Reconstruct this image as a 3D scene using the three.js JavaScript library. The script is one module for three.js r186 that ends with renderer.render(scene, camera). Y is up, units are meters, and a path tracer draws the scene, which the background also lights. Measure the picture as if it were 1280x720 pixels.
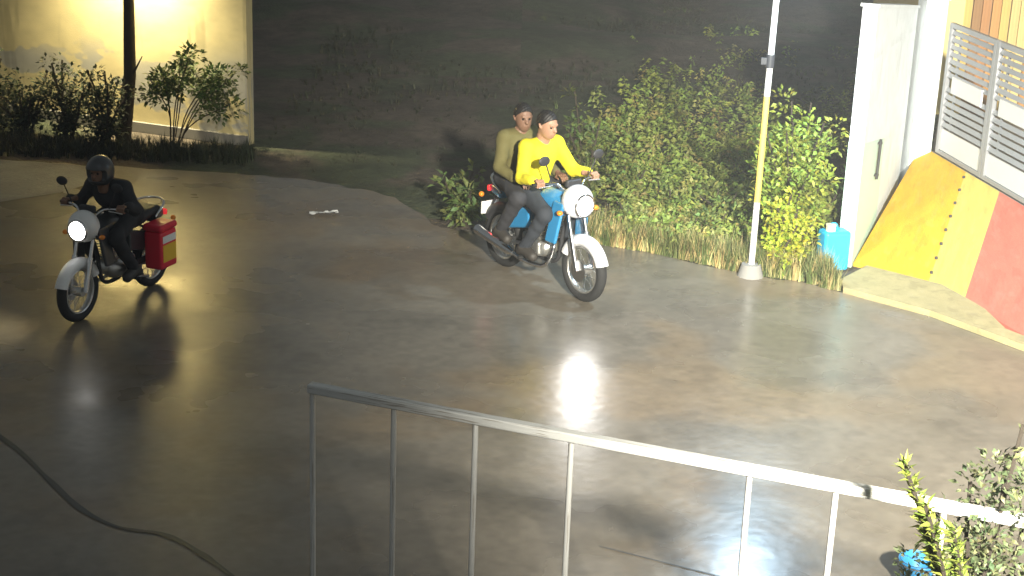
import * as THREE from 'three';
import { mergeGeometries, mergeVertices } from 'three/addons/utils/BufferGeometryUtils.js';
import { RoundedBoxGeometry } from 'three/addons/geometries/RoundedBoxGeometry.js';

// ---------------------------------------------------------------- camera, sky, moon, exposure
const scene = new THREE.Scene();
const camera = new THREE.PerspectiveCamera(20.41, 16 / 9, 0.1, 900);
camera.rotation.order = 'YXZ';
camera.position.set(0, 4.5, 0);
camera.rotation.set(-18.1 * Math.PI / 180, 0, 0.037);
scene.add(camera);
const renderer = new THREE.WebGLRenderer({ antialias: true });
renderer.toneMapping = THREE.LinearToneMapping;
renderer.toneMappingExposure = 1.0;
renderer.shadowMap.enabled = true;
{ // overcast night sky with a faint town glow low down
  const w = 64, h = 32, d = new Float32Array(w * h * 4);
  for (let y = 0; y < h; y++) for (let x = 0; x < w; x++) {
    const e = Math.max(0, (y + 0.5) / h * 2 - 1), k = 1 - 0.4 * e, i = (y * w + x) * 4;
    d[i] = 0.165 * k; d[i + 1] = 0.18 * k; d[i + 2] = 0.18 * k; d[i + 3] = 1;
  }
  const sky = new THREE.DataTexture(d, w, h, THREE.RGBAFormat, THREE.FloatType);
  sky.mapping = THREE.EquirectangularReflectionMapping; sky.magFilter = THREE.LinearFilter; sky.needsUpdate = true;
  scene.background = sky; scene.environment = sky;
}
const moon = new THREE.DirectionalLight(0xdde4ff, 0.03);
moon.position.set(8, 20, 6); moon.castShadow = true; moon.shadow.radius = 20;
Object.assign(moon.shadow.camera, { left: -20, right: 20, top: 20, bottom: -20, far: 80 });
moon.target.position.set(0, 0, -14);
scene.add(moon, moon.target);

// ---------------------------------------------------------------- helpers
let seed = 4711;
const rnd = () => { seed = (seed + 0x6D2B79F5) | 0; let t = Math.imul(seed ^ (seed >>> 15), 1 | seed); t = (t + Math.imul(t ^ (t >>> 7), 61 | t)) ^ t; return ((t ^ (t >>> 14)) >>> 0) / 4294967296; };
const rr = (a, b) => a + (b - a) * rnd();
const V = (x, y, z) => new THREE.Vector3(x, y, z);
function hash(x, y) { let h = Math.imul(x, 374761393) + Math.imul(y, 668265263) | 0; h = Math.imul(h ^ (h >>> 13), 1274126177); return ((h ^ (h >>> 16)) >>> 0) / 4294967296; }
function noise(x, y) {
  const xi = Math.floor(x), yi = Math.floor(y), fx = x - xi, fy = y - yi, u = fx * fx * (3 - 2 * fx), v = fy * fy * (3 - 2 * fy);
  const a = hash(xi, yi), b = hash(xi + 1, yi), c = hash(xi, yi + 1), d = hash(xi + 1, yi + 1);
  return a + (b - a) * u + (c - a) * v + (a - b - c + d) * u * v;
}
const fbm = (x, y, o = 4) => { let s = 0, a = 0.5, t = 0; for (let i = 0; i < o; i++) { s += a * noise(x, y); t += a; a *= 0.5; x = x * 2.03 + 17.1; y = y * 2.03 + 5.7; } return s / t; };
const smooth = (a, b, x) => { const t = Math.min(1, Math.max(0, (x - a) / (b - a))); return t * t * (3 - 2 * t); };
const mix = (a, b, t) => a + (b - a) * t;
function tex(w, h, fn, srgb = true) {       // fn(u, v) gives linear r g b, or one number
  const d = new Uint8Array(w * h * 4);
  const enc = c => { c = Math.min(1, Math.max(0, c)); return Math.round(255 * (srgb ? (c <= 0.0031308 ? c * 12.92 : 1.055 * Math.pow(c, 1 / 2.4) - 0.055) : c)); };
  for (let y = 0; y < h; y++) for (let x = 0; x < w; x++) {
    const r = fn((x + 0.5) / w, (y + 0.5) / h), i = (y * w + x) * 4;
    if (typeof r === 'number') d[i] = d[i + 1] = d[i + 2] = enc(r); else { d[i] = enc(r[0]); d[i + 1] = enc(r[1]); d[i + 2] = enc(r[2]); }
    d[i + 3] = 255;
  }
  const t = new THREE.DataTexture(d, w, h); t.magFilter = THREE.LinearFilter; t.minFilter = THREE.LinearMipmapLinearFilter; t.generateMipmaps = true;
  t.wrapS = t.wrapT = THREE.RepeatWrapping; if (srgb) t.colorSpace = THREE.SRGBColorSpace; t.needsUpdate = true; return t;
}
const rep = (t, x, y) => { const c = t.clone(); c.repeat.set(x, y); c.needsUpdate = true; return c; };
const lin = (r, g, b) => new THREE.Color().setRGB(r, g, b);
const std = (r, g, b, rough = 0.6, metal = 0, extra = {}) => new THREE.MeshStandardMaterial({ color: lin(r, g, b), roughness: rough, metalness: metal, ...extra });
const taken = {};
function numbered(n) { const k = taken[n] = (taken[n] ?? -1) + 1; return k ? `${n}_${String(k).padStart(3, '0')}` : n; }
const lit = o => { o.castShadow = o.receiveShadow = true; return o; };
function prep(g) { g = g.index ? g.toNonIndexed() : g; for (const k of Object.keys(g.attributes)) if (!['position', 'normal', 'uv'].includes(k)) g.deleteAttribute(k); if (!g.attributes.uv) g.setAttribute('uv', new THREE.BufferAttribute(new Float32Array(g.attributes.position.count * 2), 2)); return g; }
const merge = gs => gs.length === 1 ? gs[0] : mergeGeometries(gs.map(prep));
function part(name, gs, m, parent) { const o = lit(new THREE.Mesh(merge(Array.isArray(gs) ? gs : [gs]), m)); o.name = name; parent.add(o); return o; }
function thing(name, label, category, pos = [0, 0, 0], turn = 0, group) {
  const o = new THREE.Group(); o.name = numbered(name); o.position.set(...pos); o.rotation.y = turn; o.userData = { label, category }; if (group) o.userData.group = group; scene.add(o); return o;
}
function single(name, gs, m, label, category, group) { const o = part(numbered(name), gs, m, scene); o.userData = { label, category }; if (group) o.userData.group = group; return o; }
function struct(name, gs, m) { const o = part(name, gs, m, scene); o.userData.kind = 'structure'; return o; }
const at = (g, x, y, z) => g.translate(x, y, z);
const box = (w, h, d, x = 0, y = 0, z = 0, r = 0) => at(r ? new RoundedBoxGeometry(w, h, d, 2, r) : new THREE.BoxGeometry(w, h, d), x, y, z);
function rod(a, b, r0, r1 = r0, seg = 10) {
  a = V(...a); b = V(...b); const d = b.clone().sub(a), g = new THREE.CylinderGeometry(r1, r0, d.length(), seg);
  g.applyQuaternion(new THREE.Quaternion().setFromUnitVectors(V(0, 1, 0), d.clone().normalize())); return g.translate(...a.add(b).multiplyScalar(0.5).toArray());
}
const tube = (pts, r, n = 24, seg = 8) => new THREE.TubeGeometry(new THREE.CatmullRomCurve3(pts.map(p => V(...p))), n, r, seg);
function ball(x, y, z, r, sx = 1, sy = 1, sz = 1) { return at(new THREE.SphereGeometry(r, 14, 10).scale(sx, sy, sz), x, y, z); }
function poly(pts, y, extrude = 0) {        // pts [x, z] in metres; a sheet, or a slab whose top is at y
  const s = new THREE.Shape(pts.map(p => new THREE.Vector2(p[0], -p[1])));
  const g = extrude ? new THREE.ExtrudeGeometry(s, { depth: extrude, bevelEnabled: false }) : new THREE.ShapeGeometry(s);
  g.rotateX(-Math.PI / 2); return g.translate(0, y - extrude, 0);
}
// distance fields meshed by surface nets, for bodies, bodywork and other rounded forms
function net(sdf, lo, hi, cell) {
  const n = [0, 1, 2].map(i => Math.ceil((hi[i] - lo[i]) / cell) + 1), [nx, ny, nz] = n, f = new Float32Array(nx * ny * nz);
  for (let k = 0, q = 0; k < nz; k++) for (let j = 0; j < ny; j++) for (let i = 0; i < nx; i++, q++) f[q] = sdf(lo[0] + i * cell, lo[1] + j * cell, lo[2] + k * cell);
  const id = new Int32Array(nx * ny * nz).fill(-1), pos = [], idx = [], st = [1, nx, nx * ny];
  for (let k = 0; k < nz - 1; k++) for (let j = 0; j < ny - 1; j++) for (let i = 0; i < nx - 1; i++) {
    const q = i + j * nx + k * nx * ny; let c = 0, sx = 0, sy = 0, sz = 0;
    for (let e = 0; e < 12; e++) {
      const ax = e >> 2, u = e & 1, v = (e >> 1) & 1, b = (ax + 1) % 3, d = (ax + 2) % 3, o = [0, 0, 0]; o[b] = u; o[d] = v;
      const p = q + o[0] + o[1] * nx + o[2] * nx * ny, f0 = f[p], f1 = f[p + st[ax]];
      if ((f0 < 0) !== (f1 < 0)) { const t = f0 / (f0 - f1); o[ax] += t; sx += o[0]; sy += o[1]; sz += o[2]; c++; }
    }
    if (c) { id[q] = pos.length / 3; pos.push(lo[0] + (i + sx / c) * cell, lo[1] + (j + sy / c) * cell, lo[2] + (k + sz / c) * cell); }
  }
  for (let k = 1; k < nz - 1; k++) for (let j = 1; j < ny - 1; j++) for (let i = 1; i < nx - 1; i++) {
    const q = i + j * nx + k * nx * ny;
    for (let ax = 0; ax < 3; ax++) {
      const f0 = f[q], f1 = f[q + st[ax]]; if ((f0 < 0) === (f1 < 0)) continue;
      const b = st[(ax + 1) % 3], d = st[(ax + 2) % 3], A = id[q], B = id[q - b], C = id[q - b - d], D = id[q - d];
      if (A < 0 || B < 0 || C < 0 || D < 0) continue;
      if (f0 < 0) idx.push(A, B, C, A, C, D); else idx.push(A, C, B, A, D, C);
    }
  }
  const g = new THREE.BufferGeometry(); g.setAttribute('position', new THREE.Float32BufferAttribute(pos, 3)); g.setIndex(idx);
  const nn = new Float32Array(pos.length), h = cell * 0.5;
  for (let i = 0; i < pos.length; i += 3) {
    const [x, y, z] = [pos[i], pos[i + 1], pos[i + 2]];
    const a = sdf(x + h, y, z) - sdf(x - h, y, z), b = sdf(x, y + h, z) - sdf(x, y - h, z), c = sdf(x, y, z + h) - sdf(x, y, z - h), l = Math.hypot(a, b, c) || 1;
    nn[i] = a / l; nn[i + 1] = b / l; nn[i + 2] = c / l;
  }
  g.setAttribute('normal', new THREE.BufferAttribute(nn, 3)); g.setAttribute('uv', new THREE.BufferAttribute(new Float32Array(pos.length / 3 * 2), 2));
  return prep(g);
}
const smin = (a, b, k) => { const h = Math.max(k - Math.abs(a - b), 0) / k; return Math.min(a, b) - h * h * k * 0.25; };
function bones(list, grow = 0, k = 0.03) {
  const B = list.map(([a, b, ra, rb]) => { const d = [b[0] - a[0], b[1] - a[1], b[2] - a[2]]; return [...a, ...d, 1 / (d[0] * d[0] + d[1] * d[1] + d[2] * d[2] + 1e-9), ra + grow, (rb ?? ra) - ra]; });
  return (x, y, z) => {
    let r = 1e3;
    for (const c of B) {
      const px = x - c[0], py = y - c[1], pz = z - c[2], t = Math.min(1, Math.max(0, (px * c[3] + py * c[4] + pz * c[5]) * c[6]));
      const d = Math.hypot(px - c[3] * t, py - c[4] * t, pz - c[5] * t) - c[7] - c[8] * t;
      r = smin(r, d, k);
    }
    return r;
  };
}
const ell = (cx, cy, cz, rx, ry, rz) => (x, y, z) => { const a = (x - cx) / rx, b = (y - cy) / ry, c = (z - cz) / rz; const l = Math.hypot(a, b, c); return (l - 1) * Math.min(rx, ry, rz); };
const rbox = (cx, cy, cz, hx, hy, hz, r) => (x, y, z) => { const a = Math.abs(x - cx) - hx + r, b = Math.abs(y - cy) - hy + r, c = Math.abs(z - cz) - hz + r; return Math.hypot(Math.max(a, 0), Math.max(b, 0), Math.max(c, 0)) + Math.min(0, Math.max(a, b, c)) - r; };

// ---------------------------------------------------------------- materials
const speck = tex(512, 512, (u, v) => fbm(u * 90, v * 90, 3), false);
const M = {
  steel: std(0.55, 0.55, 0.56, 0.3, 1), dark: std(0.03, 0.03, 0.033, 0.55), rubber: std(0.02, 0.02, 0.02, 0.8),
  chrome: std(0.75, 0.75, 0.76, 0.14, 1), alloy: std(0.62, 0.61, 0.58, 0.38, 0.9), seat: std(0.022, 0.022, 0.025, 0.55),
  blue: new THREE.MeshPhysicalMaterial({ color: lin(0.03, 0.22, 0.45), roughness: 0.3, clearcoat: 0.7, clearcoatRoughness: 0.08 }),
  silver: new THREE.MeshPhysicalMaterial({ color: lin(0.72, 0.72, 0.74), roughness: 0.32, clearcoat: 0.6, clearcoatRoughness: 0.1 }),
  charcoal: new THREE.MeshPhysicalMaterial({ color: lin(0.035, 0.038, 0.042), roughness: 0.35, clearcoat: 0.6, clearcoatRoughness: 0.1 }),
  amber: std(0.8, 0.25, 0.02, 0.25), redLens: std(0.6, 0.02, 0.02, 0.25, 0, { emissive: lin(1, 0.05, 0.06), emissiveIntensity: 0.6 }),
  headGlow: std(0.9, 0.9, 0.9, 0.3, 0, { emissive: lin(1, 0.98, 0.95), emissiveIntensity: 11 }),
  red: std(0.72, 0.02, 0.05, 0.4), white: std(0.8, 0.8, 0.78, 0.5), plate: std(0.75, 0.75, 0.72, 0.5),
  skin: std(0.36, 0.2, 0.13, 0.55), skinDark: std(0.2, 0.11, 0.07, 0.55), hair: std(0.012, 0.01, 0.009, 0.5), shoe: std(0.04, 0.035, 0.03, 0.6), eye: std(0.02, 0.015, 0.012, 0.2),
};
const cloth = (r, g, b) => std(r, g, b, 0.85, 0, { bumpMap: rep(speck, 6, 6), bumpScale: 0.001 });

// ---------------------------------------------------------------- ground, road
const RX0 = -14, RZ0 = -19, RW = 24, RH = 19;      // texture patch of the road, metres
const wetAt = (x, z) => { const a = fbm(x * 0.55 + 9, z * 0.8 + 3, 4), b = fbm(x * 2.2 - 4, z * 2.6 + 11, 3); return smooth(0.36, 0.6, a * 0.75 + b * 0.25); };
const roadMap = tex(1280, 1280, (u, v) => {
  const x = RX0 + u * RW, z = -(v * RH) - 0, big = fbm(x * 0.35 + 20, z * 0.4, 4), mid = fbm(x * 1.3, z * 1.5 + 40, 4), fine = fbm(x * 16, z * 16, 3);
  const wet = wetAt(x, z), mud = smooth(0.5, 0.68, fbm(x * 0.8 + 50, z * 0.7 + 8, 4));
  let k = 0.16 * (0.82 + 0.34 * mid) * (0.82 + 0.36 * fine) * (0.85 + 0.3 * big) * mix(1.08, 0.88, wet);
  const st = smooth(0.62, 0.7, fbm(x * 3.1 + 7, z * 3.3 + 2, 4)); k *= 1 - 0.12 * st;
  return [k * mix(1.1, 1.24, mud), k * mix(0.96, 0.96, mud), k * mix(0.76, 0.64, mud)];
});
const roadRough = tex(1024, 1024, (u, v) => { const x = RX0 + u * RW, z = -(v * RH), w = wetAt(x, z); return mix(0.36, 0.25, w) + 0.07 * (fbm(x * 5, z * 5, 3) - 0.5); }, false);
const roadBump = tex(1024, 1024, (u, v) => { const x = RX0 + u * RW, z = -(v * RH); return 0.5 * fbm(x * 1.1, z * 1.4, 3) + (0.10 + 0.2 * (1 - wetAt(x, z))) * fbm(x * 20, z * 20, 2); }, false);
function roadUv(g) { const p = g.attributes.position, u = new Float32Array(p.count * 2); for (let i = 0; i < p.count; i++) { u[i * 2] = (p.getX(i) - RX0) / RW; u[i * 2 + 1] = -p.getZ(i) / RH; } g.setAttribute('uv', new THREE.BufferAttribute(u, 2)); return g; }
const roadMat = new THREE.MeshStandardMaterial({ map: roadMap, roughnessMap: roadRough, roughness: 1, bumpMap: roadBump, bumpScale: 0.006 });
const edge = [[-13.9, -17.9], [-7.5, -17.75], [-5.9, -17.8], [-4.4, -17.65], [-3, -17.55], [-2.1, -17.3], [-1.3, -16.8], [-0.95, -16.1], [-0.75, -15.62], [-0.2, -15.45], [0.4, -15.4], [0.95, -15.2], [1.3, -15.05], [1.7, -14.8], [2.24, -14.42], [2.7, -14.28], [3.02, -14.0], [3.68, -13.41], [4.28, -12.56], [5.2, -11], [6.6, -8.4], [9, -4]];
{ // ragged edge: extra points with a little wander
  const e = []; for (let i = 0; i < edge.length - 1; i++) { const n = 6; for (let k = 0; k < n; k++) { const t = k / n, x = mix(edge[i][0], edge[i + 1][0], t), z = mix(edge[i][1], edge[i + 1][1], t), w = i < 15 ? 0.16 * (noise(x * 6, z * 6) - 0.5) : 0; e.push([x, z + w]); } }
  e.push([9, -4], [9, -0.5], [-13.9, -0.5]);
  struct('road', roadUv(poly(e, 0.0)), roadMat);
}
const groundMap = tex(1024, 1024, (u, v) => { const a = fbm(u * 14, v * 14, 5), b = fbm(u * 70 + 3, v * 70, 4), g = smooth(0.42, 0.62, fbm(u * 9 + 30, v * 9 + 4, 4)); const k = (0.45 + 0.7 * a) * (0.6 + 0.8 * b); return [k * mix(0.105, 0.07, g), k * mix(0.085, 0.083, g), k * mix(0.065, 0.045, g)]; });
{ // one sheet to the horizon, level by the road, softly uneven in the field behind
  const n = 150, g = new THREE.PlaneGeometry(2, 2, n, n); g.rotateX(-Math.PI / 2);
  const p = g.attributes.position, uv = g.attributes.uv;
  for (let i = 0; i < p.count; i++) {
    const a = p.getX(i), b = p.getZ(i), x = Math.sign(a) * (Math.abs(a) * 18 + Math.pow(Math.abs(a), 6) * 300), z = -16 + Math.sign(b) * (Math.abs(b) * 18 + Math.pow(Math.abs(b), 6) * 300);
    const far = smooth(-19, -27, z) * smooth(-2.8, -1.5, x) + smooth(-25, -30, z) * smooth(-1.5, -2.8, x);
    const y = -0.006 + Math.min(1, far) * (0.5 * (fbm(x * 0.3 + 2, z * 0.45, 4) - 0.45) + 0.15 * smooth(-21, -30, z));
    p.setXYZ(i, x, y, z); uv.setXY(i, x / 8, -z / 8);
  }
  g.computeVertexNormals();
  struct('ground', g, std(1, 1, 1, 0.95, 0, { map: groundMap, bumpMap: rep(speck, 3, 3), bumpScale: 0.02 }));
}
// pale worn concrete apron by the yellow house, tar-filled cracks, a slab joint
const concrete = tex(512, 512, (u, v) => { const k = 0.2 * (0.6 + 0.8 * fbm(u * 8, v * 8, 5)) * (0.85 + 0.3 * fbm(u * 80, v * 80, 2)); return [k, k * 0.98, k * 0.92]; });
struct('concrete_apron', roadUv(poly([[-9, -17.72], [-6.4, -17.7], [-5.5, -17.76], [-4.9, -17.62], [-4.66, -17.3], [-4.62, -16.9], [-4.85, -16.45], [-5.4, -15.95], [-6.4, -15.6], [-9, -15.5]], 0.004)), std(1, 1, 1, 0.5, 0, { map: rep(concrete, 8, 7), bumpMap: rep(speck, 10, 10), bumpScale: 0.004 }));
function strip(name, pts, w, y) {
  const c = new THREE.CatmullRomCurve3(pts.map(p => V(p[0], 0, p[1]))), L = [], R = [], n = 60;
  for (let i = 0; i <= n; i++) { const p = c.getPoint(i / n), t = c.getTangent(i / n), k = w * (0.55 + 0.9 * noise(i * 0.37, w * 90)); L.push([p.x - t.z * k, p.z + t.x * k]); R.push([p.x + t.z * k, p.z - t.x * k]); }
  struct(name, poly([...L, ...R.reverse()], y), std(0.05, 0.047, 0.04, 0.4));
}
strip('tar_seam', [[-3.9, -10.5], [-3.31, -9.89], [-2.95, -9.42], [-2.6, -8.98], [-2.33, -8.78], [-2.07, -8.72], [-1.91, -8.61], [-1.72, -8.42], [-1.4, -8.05]], 0.02, 0.004);
strip('slab_joint', [[0.59, -8.77], [0.97, -8.59], [1.31, -8.43], [1.9, -8.15]], 0.006, 0.004);

// ---------------------------------------------------------------- foliage
function leafGeo(L, W, bend) { // a folded pointed leaf, base at the origin, along +x
  const p = [0, 0, 0, 0.45 * L, 0.03 * L, -W, 0.5 * L, 0, 0, 0.45 * L, 0.03 * L, W, L, -bend * L, 0], i = [0, 2, 1, 0, 3, 2, 1, 2, 4, 2, 3, 4];
  const g = new THREE.BufferGeometry(); g.setAttribute('position', new THREE.Float32BufferAttribute(p, 3)); g.setIndex(i); g.computeVertexNormals(); return g;
}
class Leaves { // many leaves joined in one geometry, each with its own tint
  constructor() { this.p = []; this.c = []; }
  add(pos, dir, L, W, col, bend = 0.2) {
    const d = dir.clone().normalize(), s = V(0, 1, 0).cross(d); if (s.lengthSq() < 1e-4) s.set(0, 0, 1); s.normalize().applyAxisAngle(d, rr(-0.9, 0.9)); const n = d.clone().cross(s).normalize();
    const P = (a, b, c) => [pos.x + d.x * a + s.x * b + n.x * c, pos.y + d.y * a + s.y * b + n.y * c, pos.z + d.z * a + s.z * b + n.z * c];
    const A = P(0, 0, 0), B = P(L * 0.45, -W, L * 0.05), C = P(L * 0.5, 0, 0), D = P(L * 0.45, W, L * 0.05), E = P(L, 0, -bend * L);
    for (const q of [A, B, C, A, C, D, B, E, C, C, E, D]) { this.p.push(...q); this.c.push(col[0], col[1], col[2]); }
  }
  geo() { const g = new THREE.BufferGeometry(); g.setAttribute('position', new THREE.Float32BufferAttribute(this.p, 3)); g.setAttribute('color', new THREE.Float32BufferAttribute(this.c, 3)); g.computeVertexNormals(); return g; }
}
const leafMat = new THREE.MeshPhysicalMaterial({ color: 0xffffff, vertexColors: true, roughness: 0.6, transmission: 0.25, thickness: 0, side: THREE.DoubleSide });
const barkMat = std(0.09, 0.07, 0.05, 0.9, 0, { bumpMap: rep(speck, 4, 8), bumpScale: 0.01 });
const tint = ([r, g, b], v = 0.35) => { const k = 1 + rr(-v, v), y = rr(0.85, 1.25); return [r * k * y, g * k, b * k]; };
// a shrub: several stems from the base, each carrying clumps of leaves; clumps leave gaps between them
function shrub(name, label, category, [x, y, z], o, group) {
  const t = thing(name, label, category, [x, y, z], 0, group), lv = new Leaves(), stems = [];
  for (let s = 0; s < o.stems; s++) {
    const a = s / o.stems * 6.283 + rr(-0.5, 0.5), rad = Math.sqrt(rnd()) * o.r, top = V(Math.cos(a) * rad * (o.rx ?? 1) + (o.lean?.[0] ?? 0), o.h * rr(0.6, 1) * (1 - 0.35 * (rad / o.r) ** 2), Math.sin(a) * rad + (o.lean?.[1] ?? 0));
    const mid = V(top.x * 0.35 + rr(-0.05, 0.05), top.y * 0.5, top.z * 0.35 + rr(-0.05, 0.05));
    stems.push(tube([[0.04 * Math.cos(a), -0.02, 0.04 * Math.sin(a)], mid.toArray(), top.toArray()], (0.006 + 0.006 * o.h) * (o.thin ?? 1), 8, 5));
    const c = new THREE.QuadraticBezierCurve3(V(0, 0, 0), mid, top);
    for (let k = 0; k < o.clumps; k++) {
      const f = o.low + (1 - o.low) * (k + rnd()) / o.clumps, p = c.getPoint(f), cr = o.cr * rr(0.6, 1.25), off = V(rr(-1, 1), rr(-0.7, 0.9), rr(-1, 1)).multiplyScalar(o.cr * 0.9);
      p.add(off); if (p.y < 0.05) p.y = 0.05 + rnd() * 0.1;
      const ct = tint(o.col, 0.28);
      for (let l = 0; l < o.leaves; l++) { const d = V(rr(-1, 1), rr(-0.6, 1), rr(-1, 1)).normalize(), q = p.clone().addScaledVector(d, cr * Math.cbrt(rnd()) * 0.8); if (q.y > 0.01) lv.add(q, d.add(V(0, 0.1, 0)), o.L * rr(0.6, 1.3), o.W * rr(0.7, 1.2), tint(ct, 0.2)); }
    }
  }
  stems.push(new THREE.SphereGeometry(0.06, 8, 6).scale(1, 0.5, 1)); part('stem', stems, barkMat, t); part('crown', lv.geo(), leafMat, t); return t;
}
// ---------------------------------------------------------------- yellow house on the far side, with its lamp, tree and hedge
const plaster = tex(1024, 512, (u, v) => {
  const a = fbm(u * 9, v * 6, 5), b = fbm(u * 60, v * 40, 3), peel = smooth(0.56, 0.6, fbm(u * 13 + 3, v * 9 + 1, 5)) * smooth(0.42, 0.2, v + 0.2 * (a - 0.5)), run = smooth(0.6, 0.75, fbm(u * 60 + 5, v * 3, 4)) * 0.25;
  const k = (0.9 + 0.2 * (b - 0.5)) * (0.86 + 0.28 * a) * (1 - run);
  return [mix(0.66, 0.42, peel) * k, mix(0.56, 0.40, peel) * k, mix(0.3, 0.34, peel) * k];
});
{
  const h = thing('plastered_wall', 'tall cream yellow plastered wall behind the dark hedge', 'wall', [-3.26, 0, -18.94], Math.PI + Math.atan2(-1.36, 3.44));
  // local +x runs along the wall away from its free end, local -z faces the road
  const m = std(1, 1, 1, 0.85, 0, { map: plaster, bumpMap: rep(speck, 8, 4), bumpScale: 0.001 });
  part('wall_body', box(9, 3.3, 0.14, 4.5, 1.65, 0.07), m, h); part('coping', box(9.06, 0.08, 0.24, 4.5, 3.34, 0.07), m, h);
  part('plinth', box(9.0, 0.12, 0.05, 4.5, 0.06, -0.027), std(0.22, 0.21, 0.19, 0.9), h);
  // shaded lamp on a short arm
  const l = thing('wall_lamp', 'warm shaded lamp on a short arm on the cream yellow wall', 'lamp', [-4.75, 2.98, -19.2], h.rotation.y);
  part('arm', [rod([0, 0.02, 0.32], [0, 0.12, 0.0], 0.015), box(0.12, 0.12, 0.02, 0, 0.02, 0.31)], M.dark, l);
  part('shade', new THREE.LatheGeometry([[0.02, 0.14], [0.05, 0.13], [0.1, 0.08], [0.14, 0], [0.135, 0], [0.095, 0.075], [0.02, 0.12]].map(p => new THREE.Vector2(...p)), 20), M.dark, l);
  part('bulb', ball(0, 0.03, 0, 0.05), std(0.9, 0.85, 0.7, 0.4, 0, { emissive: lin(1, 0.82, 0.45), emissiveIntensity: 5 }), l);
  const s = new THREE.SpotLight(lin(1, 0.87, 0.54), 185, 0, 1.12, 0.6, 2); s.position.set(0, -0.06, 0); s.target.position.set(0.1, -1.6, 1.4); s.castShadow = true; s.shadow.radius = 5; l.add(s, s.target);
}
{ // slim tree by the house wall: bare trunk in view, crown above
  const t = thing('tree', 'slim tree with bare dark trunk against the cream yellow wall', 'tree', [-4.8, 0, -19.0]);
  part('trunk', [rod([0, -0.05, 0], [0.12, 0.8, 0], 0.1, 0.075, 12), rod([0.12, 0.78, 0], [0.16, 2.3, 0.02], 0.075, 0.06, 12), rod([0.14, 2.2, 0.02], [-0.5, 3.4, 0.3], 0.045, 0.02), rod([0.15, 2.25, 0.02], [0.7, 3.5, 0.4], 0.045, 0.02), rod([0.16, 2.28, 0.02], [0.15, 3.8, 0.7], 0.045, 0.02), rod([0.1, 0.7, 0], [0.3, 1.05, 0.1], 0.02, 0.006)], barkMat, t);
  const lv = new Leaves(); for (let k = 0; k < 40; k++) { const c = V(rr(-0.9, 1.1), rr(3.0, 4.2), rr(0, 1.3)), ct = tint([0.05, 0.09, 0.02]); for (let i = 0; i < 30; i++) { const d = V(rr(-1, 1), rr(-1, 1), rr(-1, 1)); lv.add(c.clone().addScaledVector(d, 0.22), d, rr(0.06, 0.12), rr(0.018, 0.03), tint(ct, 0.2)); } }
  part('crown', lv.geo(), leafMat, t);
}
for (const [x, z, h, r] of [[-6.5, -19.3, 1.0, 0.42], [-5.95, -18.95, 0.95, 0.42], [-5.4, -18.85, 1.15, 0.4], [-4.9, -18.62, 1.0, 0.4], [-7.5, -19.3, 0.8, 0.42], [-6.9, -18.8, 0.6, 0.4]])
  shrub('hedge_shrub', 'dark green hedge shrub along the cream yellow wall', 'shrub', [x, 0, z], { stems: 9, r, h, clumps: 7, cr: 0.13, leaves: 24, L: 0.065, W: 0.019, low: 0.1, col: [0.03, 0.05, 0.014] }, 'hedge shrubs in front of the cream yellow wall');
shrub('creeper_shrub', 'arching green shrub overhanging the free end of the cream yellow wall', 'shrub', [-4.1, 0, -18.62], { stems: 11, r: 0.5, rx: 1.45, h: 1.42, lean: [0.3, 0], thin: 0.5, clumps: 7, cr: 0.13, leaves: 30, L: 0.07, W: 0.02, low: 0.66, col: [0.07, 0.12, 0.02] });

// ---------------------------------------------------------------- verge, weeds
const tuft = (() => { // a tuft of curved blades
  const p = [], c = []; const s0 = seed;
  for (let b = 0; b < 9; b++) { const a = rr(0, 6.283), l = rr(0.5, 1), lean = rr(0.15, 0.6), w = 0.02, cx = Math.cos(a), cz = Math.sin(a), ox = rr(-0.12, 0.12), oz = rr(-0.12, 0.12); const P = (f, s) => [ox + cx * lean * f * f * l - cz * s, f * l, oz + cz * lean * f * f * l + cx * s]; const q = [P(0, -w), P(0, w), P(0.5, w * 0.8), P(0, -w), P(0.5, w * 0.8), P(0.5, -w * 0.8), P(0.5, -w * 0.8), P(0.5, w * 0.8), P(1, 0)]; for (const v of q) p.push(...v); }
  const g = new THREE.BufferGeometry(); g.setAttribute('position', new THREE.Float32BufferAttribute(p, 3)); g.computeVertexNormals(); return g;
})();
const weed = (() => { const lv = new Leaves(); for (let i = 0; i < 16; i++) { const a = rr(0, 6.283), y = rr(0.1, 0.95); lv.add(V(0, y, 0).add(V(Math.cos(a), 0, Math.sin(a)).multiplyScalar(rr(0, 0.18))), V(Math.cos(a), rr(-0.1, 0.6), Math.sin(a)), rr(0.25, 0.45), rr(0.06, 0.1), [1, 1, 1], 0.35); } const g = lv.geo(); g.deleteAttribute('color'); return g; })();
const plantMat = new THREE.MeshPhysicalMaterial({ color: 0xffffff, roughness: 0.65, transmission: 0.2, thickness: 0, side: THREE.DoubleSide });
function scatter(name, label, category, geo, spots) {
  const o = new THREE.InstancedMesh(geo, plantMat, spots.length), m = new THREE.Matrix4(), q = new THREE.Quaternion();
  spots.forEach(([x, y, z, s, col, h = s], i) => { q.setFromEuler(new THREE.Euler(rr(-0.2, 0.2), rr(0, 6.283), rr(-0.2, 0.2))); m.compose(V(x, y, z), q, V(s, h, s)); o.setMatrixAt(i, m); o.setColorAt(i, lin(...col)); });
  o.name = name; o.userData = { kind: 'stuff', label, category }; lit(o); scene.add(o);
}
const backEdge = x => { for (let i = 0; i < edge.length - 1; i++) if (x >= edge[i][0] && x <= edge[i + 1][0]) return mix(edge[i][1], edge[i + 1][1], (x - edge[i][0]) / (edge[i + 1][0] - edge[i][0])); return -30; };
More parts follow.
